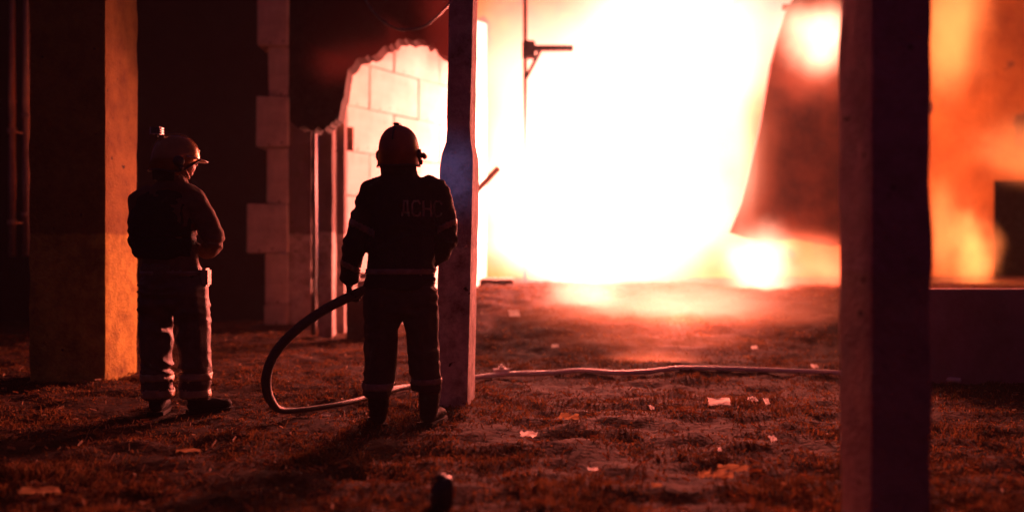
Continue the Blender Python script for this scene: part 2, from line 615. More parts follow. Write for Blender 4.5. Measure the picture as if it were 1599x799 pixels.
# charred beam above the opening
def jag_beam():
    bm = bmesh.new()
    Y = 9.6
    low = [(452, 190), (486, 204), (512, 198), (528, 186), (537, 150), (543, 112), (560, 92), (585, 84), (607, 70), (630, 62), (655, 60), (676, 70), (690, 84), (706, 90)]
    fine = []
    for (xa, ya), (xb, yb) in zip(low, low[1:]):
        for q in range(5):
            t_ = q / 5
            fine.append((xa + (xb - xa) * t_, ya + (yb - ya) * t_ + 9 * noise.noise(Vector((xa + q * 4.3, 0, 0)) * .11) + random.uniform(-2.5, 2.5)))
    poly = [((x - 799.5) * Y / F, P(0, y, Y).z) for x, y in fine]
    poly += [(poly[-1][0], 4.4), (poly[0][0], 4.4)]
    prism(bm, poly, Y, Y + 0.32)
    o = obj('beam', bm, M['char'])
    tag(o, 'scorched overhead beam with a ragged lower edge between back columns and post', 'beam')


jag_beam()

# ------------------------------------------------------------ burning building
bm = bmesh.new()
YW = 17.6
x0, x1 = (745 - 799.5) * YW / F, (2100 - 799.5) * YW / F
op = [P(1552, 282, YW), P(1640, 442, YW)]
# back wall with a door opening built as pieces
box(bm, ((x0 + op[0].x) / 2, YW + .15, 3.6), (op[0].x - x0, 0.3, 7.4))
box(bm, ((op[1].x + x1) / 2, YW + .15, 3.6), (x1 - op[1].x, 0.3, 7.4))
box(bm, ((op[0].x + op[1].x) / 2, YW + .15, (7.3 + op[0].z) / 2), (op[1].x - op[0].x, 0.3, 7.3 - op[0].z))
box(bm, ((op[0].x + op[1].x) / 2, YW + .15, (op[1].z - 0.1) / 2), (op[1].x - op[0].x, 0.3, op[1].z + 0.1))
bwall = obj('burning_building', bm, M['plaster'])
tag(bwall, 'smoke-stained plastered building wall behind the flames', 'building')
bm = bmesh.new()
for (cx_, cz_, sx_, sz_) in ((op[0].x + .04, (op[0].z + op[1].z) / 2, .08, op[0].z - op[1].z), ((op[0].x + op[1].x) / 2, op[0].z - .04, op[1].x - op[0].x - .16, .08)):
    box(bm, (cx_, YW + .10, cz_), (sx_, .1, sz_), bev=.005)
obj('window_frame', bm, M['char'], bwall)

bm = bmesh.new()
box(bm, ((op[0].x + op[1].x) / 2, YW + 3.2, 2.2), (4.2, 0.1, 4.6))
box(bm, ((op[0].x + op[1].x) / 2 - 2.1, YW + 1.75, 2.2), (0.1, 2.8, 4.6))
box(bm, ((op[0].x + op[1].x) / 2 + 2.1, YW + 1.75, 2.2), (0.1, 2.8, 4.6))
box(bm, ((op[0].x + op[1].x) / 2, YW + 1.75, 4.6), (4.0, 2.8, 0.1))
obj('room', bm, M['char'], bwall)

# foundation plinth at the foot of the fire (top ledge) : separate slabs
fnd = empty('foundation', (0, 13.1, 0))
tag(fnd, 'low concrete foundation ledge the fire burns on', 'foundation')
zt = P(0, 436, 13.1).z
xx = (748 - 799.5) * 13.1 / F
x_end = (802 - 799.5) * 13.1 / F
for L in (0.27, 0.26):
    bm = bmesh.new()
    dz = random.uniform(-0.03, 0.0) if xx > 0 else 0
    box(bm, (xx + L / 2, 0.7, zt - 0.06 + dz), (L - 0.015, 1.4, 0.12), bev=0.012, jit=0.01)
    obj('slab', bm, M['plinth'], fnd)
    bm = bmesh.new()
    box(bm, (xx + L / 2, 0.72, (zt - 0.125 + dz - 0.1) / 2), (L - 0.02, 1.3, zt - 0.125 + dz + 0.1), bev=0.012, jit=0.01)
    obj('block', bm, M['plinth'], fnd)
    xx += L

# metal frame post with arm inside the fire
fr = empty('metal_frame', (P(820, 0, 14.75).x, 14.75, 0))
tag(fr, 'thin metal post with a short side arm standing inside the flames', 'post')
bm = bmesh.new()
box(bm, (0, 0, 2.7), (0.07, 0.07, 5.6), bev=0.008)
obj('upright', bm, M['metal'], fr)
bm = bmesh.new()
za = P(0, 76, 14.75).z
box(bm, (0.42, 0, za), (0.8, 0.1, 0.1), bev=0.008)
tube(bm, [(0.02, 0, za - 0.5), (0.25, 0, za - 0.05)], 0.035, 8)
box(bm, (0.06, -0.02, za - 0.03), (0.22, 0.16, 0.3), bev=0.02)
obj('arm', bm, M['char'], fr)

# leaning plank left of the fire
bm = bmesh.new()
p0, p1 = P(712, 332, 12.9), P(779, 262, 12.9)
d = p1 - p0
rot = Matrix.Rotation(-math.atan2(d.z, d.x), 3, 'Y')
box(bm, (p0 + p1) / 2, (d.length, 0.1, 0.09), rot=rot, bev=0.006)
o = obj('plank', bm, M['block'])
tag(o, 'tilted bar poking out from behind the leaning post into the flames', 'bar')

# scorched sheet with slanted left edge
bm = bmesh.new()
Y = 12.9
outl = [(1216, 60), (1205, 100), (1196, 150), (1186, 205), (1172, 262), (1158, 318), (1140, 362), (1170, 372), (1205, 378), (1240, 372), (1300, 384), (1360, 380), (1400, 300), (1405, 120), (1380, 30), (1330, -20), (1260, -30), (1232, 10)]
poly = [((x - 799.5) * Y / F, P(0, y, Y).z) for x, y in outl]
prism(bm, poly, Y, Y + 0.12)
o = obj('scorched_panel', bm, M['char_sheet'])
tag(o, 'big scorched wall panel with a slanting left edge hanging right of the fire', 'panel')
# post carrying the panel (behind column)
bm = bmesh.new()
box(bm, (P(1385, 0, 13.1).x, 13.12, 2.6), (0.16, 0.16, 5.4), bev=0.01)
o = obj('panel_post', bm, M['char'])
tag(o, 'charred upright holding the scorched panel, just behind the near column', 'post')
# overhead bits top right
bm = bmesh.new()
pA, pB = P(1222, 12, 13.2), P(1400, 2, 13.2)
tube(bm, [pA, (pA + pB) / 2 + Vector((0, 0, -0.03)), pB], 0.05, 8)
o = obj('roof_bar', bm, M['char'])
tag(o, 'thin charred roof bar crossing above the round glow at top right', 'bar')
bm = bmesh.new()
pA, pB = P(1060, 0, 15.8), P(1135, 14, 15.8)
tube(bm, [pA + Vector((-0.1, 0, 0.2)), pA, pB, pB + Vector((0.5, 0, 0.35))], 0.05, 8)
o = obj('roof_bar', bm, M['char'])
tag(o, 'bent charred roof bar near the top edge in the middle of the fire', 'bar')

# burning debris heap: charred timbers
for i, (a, b, w, lab) in enumerate((
    ((900, 470), (1170, 500), 0.10, 'long charred timber lying along the front of the burning heap'),
    ((960, 500), (1220, 462), 0.08, 'charred timber sloping up to the right across the heap'),
    ((1050, 520), (1150, 452), 0.09, 'short steep charred timber in the middle of the heap'),
    ((860, 480), (985, 452), 0.08, 'charred timber at the left end of the heap'),
    ((1180, 505), (1310, 470), 0.10, 'charred timber at the right end of the heap'))):
    bm = bmesh.new()
    Y = 12.2 + 0.12 * i
    p0, p1 = P(a[0], a[1], Y), P(b[0], b[1], Y + 0.25)
    tube(bm, spline([p0, (p0 + p1) / 2 + Vector((0, 0, random.uniform(-.04, .04))), p1], 5), w * .6, 6)
    o = obj('timber', bm, M['char'])
    tag(o, lab, 'timber', 'charred timbers in the burning heap')

# added low wall standing for the shaded ground behind the near column
bm = bmesh.new()
Yr = 7.0
xw0, xw1 = (1395 - 799.5) * Yr / F, (2300 - 799.5) * Yr / F
zt_ = P(0, 452, Yr).z
box(bm, ((xw0 + xw1) / 2, Yr + .2, zt_ / 2 - .05), (xw1 - xw0, 0.3, zt_ + .1), bev=0.02)
o = obj('added_low_wall', bm, M['maroon_wall'])
tag(o, 'added low wall at the right, standing for shaded ground behind the near column', 'wall')


# ------------------------------------------------------------ volumes: flames and smoke
def flame_mat(name, col, st, soft=0.1, nscale=1.6, namp=0.6, seed=0, power=1.6):
    m = bpy.data.materials.new(name)
    m.use_nodes = True
    nt = m.node_tree
    nt.nodes.clear()
    tc = N(nt, 'ShaderNodeTexCoord')
    ln = N(nt, 'ShaderNodeVectorMath', operation='LENGTH')
    nz = N(nt, 'ShaderNodeTexNoise')
    nz.inputs['Scale'].default_value = nscale
    nz.inputs['Detail'].default_value = 2
    mp = N(nt, 'ShaderNodeMapping')
    mp.inputs['Location'].default_value = (seed * 3.1, seed * 1.7, seed)
    nt.links.new(tc.outputs['Object'], mp.inputs[0])
    nt.links.new(mp.outputs[0], nz.inputs['Vector'])
    nt.links.new(tc.outputs['Object'], ln.inputs[0])
    a = N(nt, 'ShaderNodeMath', operation='MULTIPLY_ADD')   # r + amp*(noise)
    nt.links.new(nz.outputs['Fac'], a.inputs[0])
    a.inputs[1].default_value = namp
    nt.links.new(ln.outputs['Value'], a.inputs[2])
    mr = N(nt, 'ShaderNodeMapRange', interpolation_type='SMOOTHSTEP')
    nt.links.new(a.outputs[0], mr.inputs[0])
    mr.inputs[1].default_value = 0.95 + namp * 0.42
    mr.inputs[2].default_value = soft + namp * 0.5
    pw = N(nt, 'ShaderNodeMath', operation='POWER')
    nt.links.new(mr.outputs[0], pw.inputs[0])
    pw.inputs[1].default_value = power
    ml = N(nt, 'ShaderNodeMath', operation='MULTIPLY')
    nt.links.new(pw.outputs[0], ml.inputs[0])
    ml.inputs[1].default_value = st
    return m, nt, ml, col


def flame(parent, c, r, st, col=(1, 0.30, 0.14), seed=0, **kw):
    m, nt, ml, col = flame_mat('flame', col, st, seed=seed, **kw)
    e = N(nt, 'ShaderNodeEmission')
    e.inputs[0].default_value = (*col, 1)
    nt.links.new(ml.outputs[0], e.inputs[1])
    o = N(nt, 'ShaderNodeOutputMaterial')
    nt.links.new(e.outputs[0], o.inputs[1])
    bm = bmesh.new()
    bmesh.ops.create_icosphere(bm, subdivisions=3, radius=1)
    ob = obj('flame', bm, m, parent)
    ob.location = c
    ob.scale = r
    return ob


def smoke(parent, c, r, dens, col=(0.35, 0.10, 0.06), seed=0, name='smoke', **kw):
    m, nt, ml, _ = flame_mat('smoke', col, dens, seed=seed, **kw)
    p = N(nt, 'ShaderNodeVolumePrincipled')
    p.inputs['Color'].default_value = (*col, 1)
    p.inputs['Anisotropy'].default_value = 0.0
    nt.links.new(ml.outputs[0], p.inputs['Density'])
    o = N(nt, 'ShaderNodeOutputMaterial')
    nt.links.new(p.outputs[0], o.inputs[1])
    bm = bmesh.new()
    bmesh.ops.create_icosphere(bm, subdivisions=3, radius=1)
    ob = obj(name, bm, m, parent)
    ob.location = c
    ob.scale = r
    return ob


fire = empty('fire', (2.0, 15, 0.5))
tag(fire, 'huge white-hot blaze filling the middle of the yard', 'fire')
fl = [  # px, py, Y, rx_px, rz_px, ry, strength, colour
    (965, 200, 15.4, 330, 360, 1.3, 3.0, 0),
    (985, 330, 14.8, 290, 190, 1.0, 3.5, 0),
    (840, 310, 14.6, 160, 220, 0.9, 5.5, 0),
    (1080, 50, 15.4, 290, 230, 1.2, 2.6, 0),
    (790, 140, 15.2, 130, 300, 0.6, 1.2, 0),
    (900, 400, 14.2, 230, 90, 0.6, 5.0, 0),
    (1040, 528, 9.3, 290, 62, 0.4, 1.5, 2),
    (1188, 414, 12.2, 100, 96, 0.5, 16.0, 1),
    (1282, 62, 12.3, 90, 94, 0.45, 16.0, 1),
    (1280, 70, 12.3, 130, 140, 0.5, 1.5, 2),
    (1230, 420, 12.5, 160, 100, 0.5, 2.2, 2),
    (1050, 480, 10.6, 250, 84, 0.45, 5.0, 1),
    (1050, 488, 10.3, 400, 150, 0.6, 3.0, 2),
    (1292, 420, 12.3, 95, 66, 0.35, 9.0, 2),
    (920, 456, 11.0, 110, 62, 0.4, 10.0, 1),
    (1022, 562, 8.5, 130, 32, 0.3, 4.0, 2),
    (1170, 240, 12.5, 80, 290, 0.3, 1.8, 2),  # added glow that softens the panel's slanting left edge
    (1150, 200, 12.4, 62, 260, 0.3, 7.0, 1),  # added peach glow just outside the same panel edge
    (1245, 384, 12.4, 130, 46, 0.25, 5.0, 2),  # added glow that melts the panel's lower edge
    (1230, 40, 12.5, 60, 90, 0.25, 4.0, 1),
    (548, 120, 10.2, 75, 150, 0.25, 2.0, 2),  # added glow, imitates light bleeding round the beam's left end
    (640, 60, 10.2, 110, 80, 0.25, 1.4, 2),  # added red glow bleeding round the middle of the beam
    (735, 110, 12.0, 60, 260, 0.3, 2.0, 2),
]
FC = [(1, .74, .62), (1, .34, .21), (1, .14, .06)]
for i, (px, py, Y, rx, rz_, ry, st, ci) in enumerate(fl):
    c = P(px, py, Y)
    k = Y / F
    flame(fire, c - fire.location, (rx * k, ry, rz_ * k), st, col=FC[ci], seed=i, namp=.3 if py > 520 else .6)

f2 = empty('fire', P(1500, 300, 14))
tag(f2, 'smaller orange fire seen right of the near column', 'fire')
for i, (px, py, Y, rx, rz_, ry, st) in enumerate((
        (1480, 30, 14.2, 110, 190, 0.5, 4.5), (1520, 398, 13.6, 60, 100, 0.35, 11), (1475, 360, 14.2, 70, 150, 0.5, 3.5), (1600, 230, 15.6, 170, 100, 0.6, 1.8))):
    flame(f2, P(px, py, Y) - f2.location, (rx * Y / F, ry, rz_ * Y / F), st, col=(1, 0.20, 0.05), seed=i + 20, namp=.9)


# ------------------------------------------------------------ firefighters
def blob_mesh(chains, voxel, smooth=2, extra=None, fold=0.0, fscale=7, seed=0, cut=None):
    """chains: list of lists of (x,y,z, rx, ry, rz); union of dense ellipsoids, remeshed to one skin"""
    bm = bmesh.new()
    for ch in chains:
        for i in range(len(ch) - 1):
            a, b = ch[i], ch[i + 1]
            L = (Vector(a[:3]) - Vector(b[:3])).length
            step = max(0.3 * min(min(a[3:6]), min(b[3:6])), 0.004)
            n = max(1, int(L / step))
            for k in range(n + (1 if i == len(ch) - 2 else 0)):
                t = k / n
                v = [a[j] * (1 - t) + b[j] * t for j in range(6)]
                bmesh.ops.create_icosphere(bm, subdivisions=2, radius=1,
                                           matrix=Matrix.Translation(v[:3]) @ Matrix.Diagonal((v[3], v[4], v[5], 1)))
        if len(ch) == 1:
            v = ch[0]
            bmesh.ops.create_icosphere(bm, subdivisions=3, radius=1,
                                       matrix=Matrix.Translation(v[:3]) @ Matrix.Diagonal((v[3], v[4], v[5], 1)))
    me = bpy.data.meshes.new('tmp')
    bm.to_mesh(me)
    bm.free()
    o = bpy.data.objects.new('tmp', me)
    COL.objects.link(o)
    md = o.modifiers.new('r', 'REMESH')
    md.mode = 'VOXEL'
    md.voxel_size = voxel
    if smooth:
        sm = o.modifiers.new('s', 'SMOOTH')
        sm.iterations = smooth
        sm.factor = 0.6
    dg = bpy.context.evaluated_depsgraph_get()
    ev = o.evaluated_get(dg)
    out = bpy.data.meshes.new_from_object(ev)
    bpy.data.objects.remove(o)
    bpy.data.meshes.remove(me)
    if fold:
        nrm = [v.normal.copy() for v in out.vertices]
        for v, n in zip(out.vertices, nrm):
            p = v.co
            q = Vector((p.x * fscale * 0.8 + seed, p.y * fscale * 0.8, p.z * fscale * 1.6))
            w = noise.noise(q + Vector((0, 0, 2.2 * noise.noise(q * 0.5))))
            w = 1 - abs(w) * 2.4           # ridged: creases
            w2 = noise.noise(q * 2.3)
            v.co += n * (fold * (w - 0.5) + fold * 0.35 * w2)
    out.polygons.foreach_set('use_smooth', [True] * len(out.polygons))
    return out


def band(me, pred, off, name, m, parent):
    """strip of tape following the garment: copies the faces that satisfy pred, moved outward"""
    bm = bmesh.new()
    bm.from_mesh(me)
    bm.normal_update()
    dele = [f for f in bm.faces if not pred(f.calc_center_median())]
    nr = {v.index: v.normal.copy() for v in bm.verts}
    bmesh.ops.delete(bm, geom=dele, context='FACES')
    for v in bm.verts:
        v.co += v.normal * off
    out = bpy.data.meshes.new(name)
    bm.to_mesh(out)
    bm.free()
    out.materials.clear()
    out.polygons.foreach_set('use_smooth', [True] * len(out.polygons))
    o = link(name, out, m, parent)
    s = o.modifiers.new('t', 'SOLIDIFY')
    s.thickness = 0.004
    s.offset = -1
    return o


def lathe_dome(bm, rx, ry, rz, z_lo=-0.35, seg=40, rows=16, crest=0.0):
    pass


def helmet(parent, loc, yaw, shell, style, tilt=0.0):
    """jet-style rescue helmet; local +y is forward"""
    h = bpy.data.objects.new('helmet', None)
    me = bpy.data.meshes.new('helmet')
    bm = bmesh.new()
    seg, rows = 48, 18
    R_ = []
    for j in range(rows + 1):
        ph = j / rows
        row = []
        for i in range(seg):
            th = 2 * math.pi * i / seg
            s, c_ = math.sin(th), math.cos(th)      # c_: x, s: y forward
            # lower edge: rises over the face, drops over ears and nape
            low = -0.075 - 0.030 * max(0, -s) + 0.075 * max(0, s) ** 1.5 - 0.03 * (abs(c_) ** 6)
            ang = ph * math.pi / 2
            rr = math.cos(ang) ** 0.86
            zz = math.sin(ang)
            if j == 0:
                z_ = low
                f = 1.03
            else:
                f = rr if j > 1 else 1.005
                z_ = zz * 0.145
                if zz * 0.145 < 0.02:
                    f = 1.0
            fl_ = 1 + (0.05 if j == 0 and s < 0 else 0)
            # ridge along the centre line
            ridge = 0.006 * math.exp(-(c_ * f / 0.13) ** 2)
            row.append(bm.verts.new((0.122 * f * c_ * fl_, 0.150 * f * s * fl_, z_ + (ridge if j > 3 else 0))))
        R_.append(row)
    for j in range(rows):
        for i in range(seg):
            bm.faces.new((R_[j][i], R_[j][(i + 1) % seg], R_[j + 1][(i + 1) % seg], R_[j + 1][i]))
    bmesh.ops.remove_doubles(bm, verts=bm.verts[:], dist=0.0005)
    o = obj('helmet', bm, shell, parent, True)
    sd = o.modifiers.new('t', 'SOLIDIFY')
    sd.thickness = 0.006
    o.location = loc
    o.rotation_euler = (tilt, 0, yaw)
    # crest
    bm = bmesh.new()
    pts = [(0, 0.150 * math.cos(a), 0.145 * math.sin(a) + 0.004) for a in [R(x) for x in range(18, 168, 8)]]
    tube(bm, pts, [0.006 + 0.007 * math.sin(math.pi * k / (len(pts) - 1)) for k in range(len(pts))], 8)
    if style == 'back':
        box(bm, (0.0, -0.045, 0.150), (0.034, 0.05, 0.018), bev=0.005)
    obj('crest', bm, shell if style != 'back' else M['black_plastic'], o, True)
    # rim trim
    bm = bmesh.new()
    pts = []
    for i in range(49):
        th = 2 * math.pi * i / 48
        s, c_ = math.sin(th), math.cos(th)
        low = -0.075 - 0.030 * max(0, -s) + 0.075 * max(0, s) ** 1.5 - 0.03 * (abs(c_) ** 6)
        fl_ = 1.05 if s < 0 else 1.0
        pts.append((0.1255 * c_ * fl_, 0.1545 * s * fl_, low))
    tube(bm, pts, 0.006, 6)
    obj('rim', bm, M['black_plastic'], o, True)
    # ear units
    for sx in (-1, 1):
        bm = bmesh.new()
        tube(bm, [(sx * 0.108, 0.005, -0.035), (sx * 0.130, 0.005, -0.037), (sx * 0.140, 0.006, -0.037)], [0.038, 0.036, 0.028], 16)
        box(bm, (sx * 0.133, 0.022, -0.078), (0.018, 0.03, 0.035), bev=0.005)
        obj('ear_unit', bm, M['black_plastic'], o, True)
    # raised visor : curved sheet over the brow
    bm = bmesh.new()
    v0, v1 = [], []
    for i in range(17):
        a = R(20 + 140 * i / 16)
        v0.append(bm.verts.new((0.128 * math.cos(a), 0.160 * math.sin(a), 0.005)))
        v1.append(bm.verts.new((0.130 * math.cos(a), 0.205 * math.sin(a), 0.012 - 0.02 * math.sin(a))))
    for i in range(16):
        bm.faces.new((v0[i], v0[i + 1], v1[i + 1], v1[i]))
    vz = obj('visor', bm, M['pale_plastic'] if style == 'side' else M['black_plastic'], o, True)
    s = vz.modifiers.new('t', 'SOLIDIFY')
    s.thickness = 0.005
    # neck curtain
    bm = bmesh.new()
    r0, r1 = [], []
    for i in range(25):
        a = R(185 + 170 * i / 24)
        s, c_ = math.sin(a), math.cos(a)
        wv = 0.006 * math.sin(i * 2.1)
        r0.append(bm.verts.new((0.118 * c_, 0.146 * s, -0.085)))
        r1.append(bm.verts.new(((0.105 + wv) * c_, (0.128 + wv) * s, -0.165)))
    for i in range(24):
        bm.faces.new((r0[i], r0[i + 1], r1[i + 1], r1[i]))
    nc = obj('neck_curtain', bm, M['cloth'], o, True)
    s = nc.modifiers.new('t', 'SOLIDIFY')
    s.thickness = 0.006
    return o


def head_chains(c, yaw):
    """skull, jaw, nose, ears, brows: local forward +y"""
    rz = Matrix.Rotation(yaw, 3, 'Z')

    def e(x, y, z, rx, ry, rzz):
        p = rz @ Vector((x, y, z))
        # approximate rotation of radii
        ca, sa = abs(math.cos(yaw)), abs(math.sin(yaw))
        return (c[0] + p.x, c[1] + p.y, c[2] + p.z, rx * ca + ry * sa, rx * sa + ry * ca, rzz)
    return [[e(0, 0, 0.02, .073, .092, .088)], [e(0, 0.035, -0.045, .052, .056, .055)],
            [e(0, 0.058, -0.088, .026, .026, .020)],
            [e(0, 0.086, 0.005, .010, .012, .016), e(0, 0.104, -0.028, .014, .014, .012)],
            [e(-0.03, 0.076, 0.022, .02, .012, .009)], [e(0.03, 0.076, 0.022, .02, .012, .009)],
            [e(-0.032, 0.078, 0.002, .013, .011, .010)], [e(0.032, 0.078, 0.002, .013, .011, .010)],
            [e(0, 0.086, -0.052, .024, .012, .007)], [e(0, 0.084, -0.064, .020, .011, .007)],
            [e(-0.074, -0.004, -0.008, .009, .018, .030)], [e(0.074, -0.004, -0.008, .009, .018, .030)]]


def hand_chains(wrist, direc, palm_n, curl, side):
    """palm, five fingers curled; direc: wrist->knuckles, palm_n: direction the palm faces"""
    w = Vector(wrist)
    d = Vector(direc).normalized()
    n = Vector(palm_n).normalized()
    n = (n - d * n.dot(d)).normalized()
    s = d.cross(n) * side
    ch = []

    def pt(p, r):
        return (p.x, p.y, p.z, r, r, r)
    for k in (-1, 0, 1):
        ch.append([pt(w, 0.026), pt(w + d * 0.085 + s * 0.024 * k, 0.017)])
    lens = [0.072, 0.082, 0.076, 0.060]
    for k in range(4):
        base = w + d * 0.09 + s * (0.036 - 0.024 * k)
        L = lens[k]
        p = base
        a = 0.15
        c_ = [pt(p - d * 0.02, 0.0135)]
        for j, fr in enumerate((0.45, 0.3, 0.25)):
            a += curl * (1.0 if j else 0.8) + 0.05 * k
            p = p + (d * math.cos(a) + n * math.sin(a)) * L * fr
            c_.append(pt(p, 0.0115 - 0.001 * j))
        ch.append(c_)
    # thumb leaves the side of the palm
    b = w + d * 0.028 + s * 0.030
    t1 = b + (d * 0.5 + s * 0.75 + n * 0.35).normalized() * 0.042
    t2 = t1 + (d * 0.65 + s * 0.1 + n * 0.8).normalized() * 0.034
    ch.append([pt(b, 0.017), pt(t1, 0.014), pt(t2, 0.011)])
    return ch


def boot(parent, x, y, rz, h=0.25):
    b = blob_mesh([
        [(0, 0, h, .074, .080, .03), (0, -0.01, 0.12, .064, .072, .04), (0, -0.02, 0.055, .052, .062, .05)],
        [(0, -0.03, 0.05, .048, .055, .045), (0, 0.07, 0.048, .048, .06, .042), (0, 0.155, 0.042, .050, .055, .036)]],
        0.009, 2, fold=0.003, fscale=14)
    o = link('boot', b, M['rubber'], parent)
    o.location = (x, y, 0.008)
    o.rotation_euler.z = rz
    bm = bmesh.new()
    pts = [(-.05, -.08), (.05, -.08), (.052, 0), (.06, .1), (.05, .19), (.02, .225), (-.02, .225), (-.05, .19), (-.06, .1), (-.052, 0)]
    lo = [bm.verts.new((p[0], p[1], -.008)) for p in pts]
    hi = [bm.verts.new((p[0], p[1], .018)) for p in pts]
    bm.faces.new(lo[::-1]); bm.faces.new(hi)
    for i in range(len(pts)):
        bm.faces.new((lo[i], lo[(i + 1) % len(pts)], hi[(i + 1) % len(pts)], hi[i]))
    obj('sole', bm, M['rubber'], o)
    return o


def body_with_materials(me, mats, fn):
    for m in mats:
        me.materials.append(m)
    for p in me.polygons:
        p.material_index = fn(p.center)


# ----- the man with the hose (right)
def hose_man():
    X0, Y0 = (632 - 799.5) * 5.3 / F, 5.3
    t = empty('person', (X0, Y0, 0))
    tag(t, 'firefighter seen from behind holding the hose, black against the glowing wall', 'person')
    # limbs
    LS, LE, LH = (-.195, .0, 1.43), (-.315, .02, 1.14), (-.365, .13, .88)
    RS, RE, RH = (.185, .0, 1.44), (.262, .03, 1.16), (.10, .30, 1.00)
    body = [
        [(-.035, .0, 1.56, .055, .055, .05), (-.02, 0, 1.46, .12, .08, .06), (-.01, 0, 1.38, .18, .10, .08), (-.01, 0, 1.15, .165, .10, .10), (-.01, 0, .95, .165, .11, .10)],
        [(*LS, .055, .055, .055), (*LE, .042, .042, .042), (*LH, .030, .030, .03)],
        [(*RS, .055, .055, .055), (*RE, .042, .042, .042), (*RH, .030, .030, .03)],
        [(-.11, 0, .92, .085, .09, .085), (-.13, .01, .50, .058, .06, .06), (-.15, -.01, .12, .042, .045, .05)],
        [(.10, 0, .92, .085, .09, .085), (.125, .02, .50, .058, .06, .06), (.145, .02, .12, .042, .045, .05)],
    ]
    body += head_chains((-.035, .03, 1.68), R(-8))
    body += hand_chains(LH, (-.03, .35, -.62), (.8, .2, -.2), .62, 1)
    body += hand_chains(RH, (-.8, .5, -.12), (-.2, .3, -.9), .62, -1)
    me = blob_mesh(body, .0065, 1)
    body_with_materials(me, [M['glove'], M['skin']], lambda c: 1 if c.z > 1.53 else 0)
    link('body', me, None, t)
    jk = blob_mesh([
        [(-.030, .0, 1.600, .098, .088, .022), (-.028, .0, 1.545, .108, .09, .03), (-.015, 0, 1.49, .150, .10, .04), (-.008, 0, 1.44, .195, .118, .055), (-.015, 0, 1.33, .215, .135, .08),
         (-.022, 0, 1.14, .212, .135, .10), (-.025, 0, .98, .222, .140, .08), (-.03, 0, .86, .232, .145, .05)],
        [(-.14, 0, 1.475, .07, .08, .055), (-.200, .0, 1.425, .085, .088, .085), (-.255, .01, 1.28, .083, .085, .08), (-.305, .02, 1.13, .078, .08, .08), (-.34, .07, .99, .068, .068, .07), (-.36, .115, .90, .062, .062, .05)],
        [(.14, 0, 1.485, .07, .08, .055), (.195, .0, 1.435, .082, .088, .085), (.235, .015, 1.30, .080, .085, .08), (.250, .04, 1.15, .078, .08, .08), (.20, .17, 1.06, .068, .068, .068), (.13, .27, 1.01, .060, .060, .055)],
    ], .011, 3, fold=.011, fscale=6.5, seed=3)
    jo = link('jacket', jk, M['cloth'], t)
    tr = blob_mesh([
        [(-.025, 0, .92, .215, .13, .06), (-.028, 0, .80, .225, .135, .09), (-.03, 0, .72, .205, .13, .08)],
        [(-.13, 0, .80, .125, .13, .10), (-.142, .01, .58, .110, .115, .08), (-.150, .0, .38, .100, .105, .08), (-.158, -.01, .24, .098, .10, .05), (-.160, -.01, .20, .096, .10, .03)],
        [(.09, 0, .80, .120, .13, .10), (.105, .01, .58, .104, .115, .08), (.118, .02, .38, .098, .105, .08), (.128, .02, .27, .096, .10, .05), (.130, .02, .22, .094, .10, .03)],
    ], .011, 3, fold=.013, fscale=6, seed=9)
    to = link('trousers', tr, M['trouser'], t)
    band(tr, lambda c: .225 < c.z < .265 + .0 and c.x < 0, .004, 'reflective_band', M['tape_dim'], to)
    band(tr, lambda c: .255 < c.z < .295 and c.x > 0, .004, 'reflective_band', M['tape_dim'], to)
    bl = band(jk, lambda c: .925 < c.z < .965 and abs(c.x + .02) < .235, .007, 'belt', M['tape_dim'], t)
    band(jk, lambda c: c.x < -.17 and abs(c.z - 1.22 + (c.x + .27) * .5) < .022, .004, 'reflective_band', M['tape_dim'], jo)
    band(jk, lambda c: c.x > .2 and abs(c.z - 1.22 - (c.x - .25) * .5) < .020, .004, 'reflective_band', M['tape_dim'], jo)
    band(jk, lambda c: c.x < -.28 and abs(c.z - .975 + (c.x + .34) * .5) < .018, .004, 'cuff_band', M['tape_dim'], jo)
    boot(t, -.160, -.01, R(14))
    boot(t, .150, .03, R(-16))
    helmet(t, (-.038, .02, 1.695), R(-8), M['helmet_red'], 'back', tilt=R(3))
    # letters on the back, laid on the cloth
    bvh = BVHTree.FromPolygons([v.co.copy() for v in jk.vertices], [tuple(p.vertices) for p in jk.polygons])
    Lh, Lw_, gap = .088, .050, .013
    strokes = {
        'D': [((.12, .22), (.88, .22)), ((.12, .22), (.12, 0)), ((.88, .22), (.88, 0)), ((.26, .22), (.34, 1)), ((.34, 1), (.76, 1)), ((.76, 1), (.76, .22))],
        'C': [((.95, .82), (.75, 1)), ((.75, 1), (.25, 1)), ((.25, 1), (.05, .78)), ((.05, .78), (.05, .22)), ((.05, .22), (.25, 0)), ((.25, 0), (.75, 0)), ((.75, 0), (.95, .18))],
        'H': [((.08, 0), (.08, 1)), ((.92, 0), (.92, 1)), ((.08, .5), (.92, .5))]}
    x = -.005
    for ch in 'DCHC':
        bm = bmesh.new()
        for (a, b) in strokes[ch]:
            a = Vector((x + a[0] * Lw_, 1.325 + (a[1] - .5) * Lh))
            b = Vector((x + b[0] * Lw_, 1.325 + (b[1] - .5) * Lh))
            d_ = (b - a).normalized()
            nn = Vector((-d_.y, d_.x)) * .0055
            a2, b2 = a - d_ * .004, b + d_ * .004
            K = 4
            prev = None
            for k in range(K + 1):
                c0 = a2.lerp(b2, k / K)
                pr = []
                for sg in (-1, 1):
                    q = c0 + nn * sg
                    hit = bvh.ray_cast(Vector((q.x, -1, q.y)), Vector((0, 1, 0)))
                    yy = hit[0].y if hit[0] else -.13
                    pr.append(bm.verts.new((q.x, yy - .004, q.y)))
                if prev:
                    bm.faces.new((prev[0], pr[0], pr[1], prev[1]))
                prev = pr
        lo = obj('letter', bm, M['tape_dim'], jo)
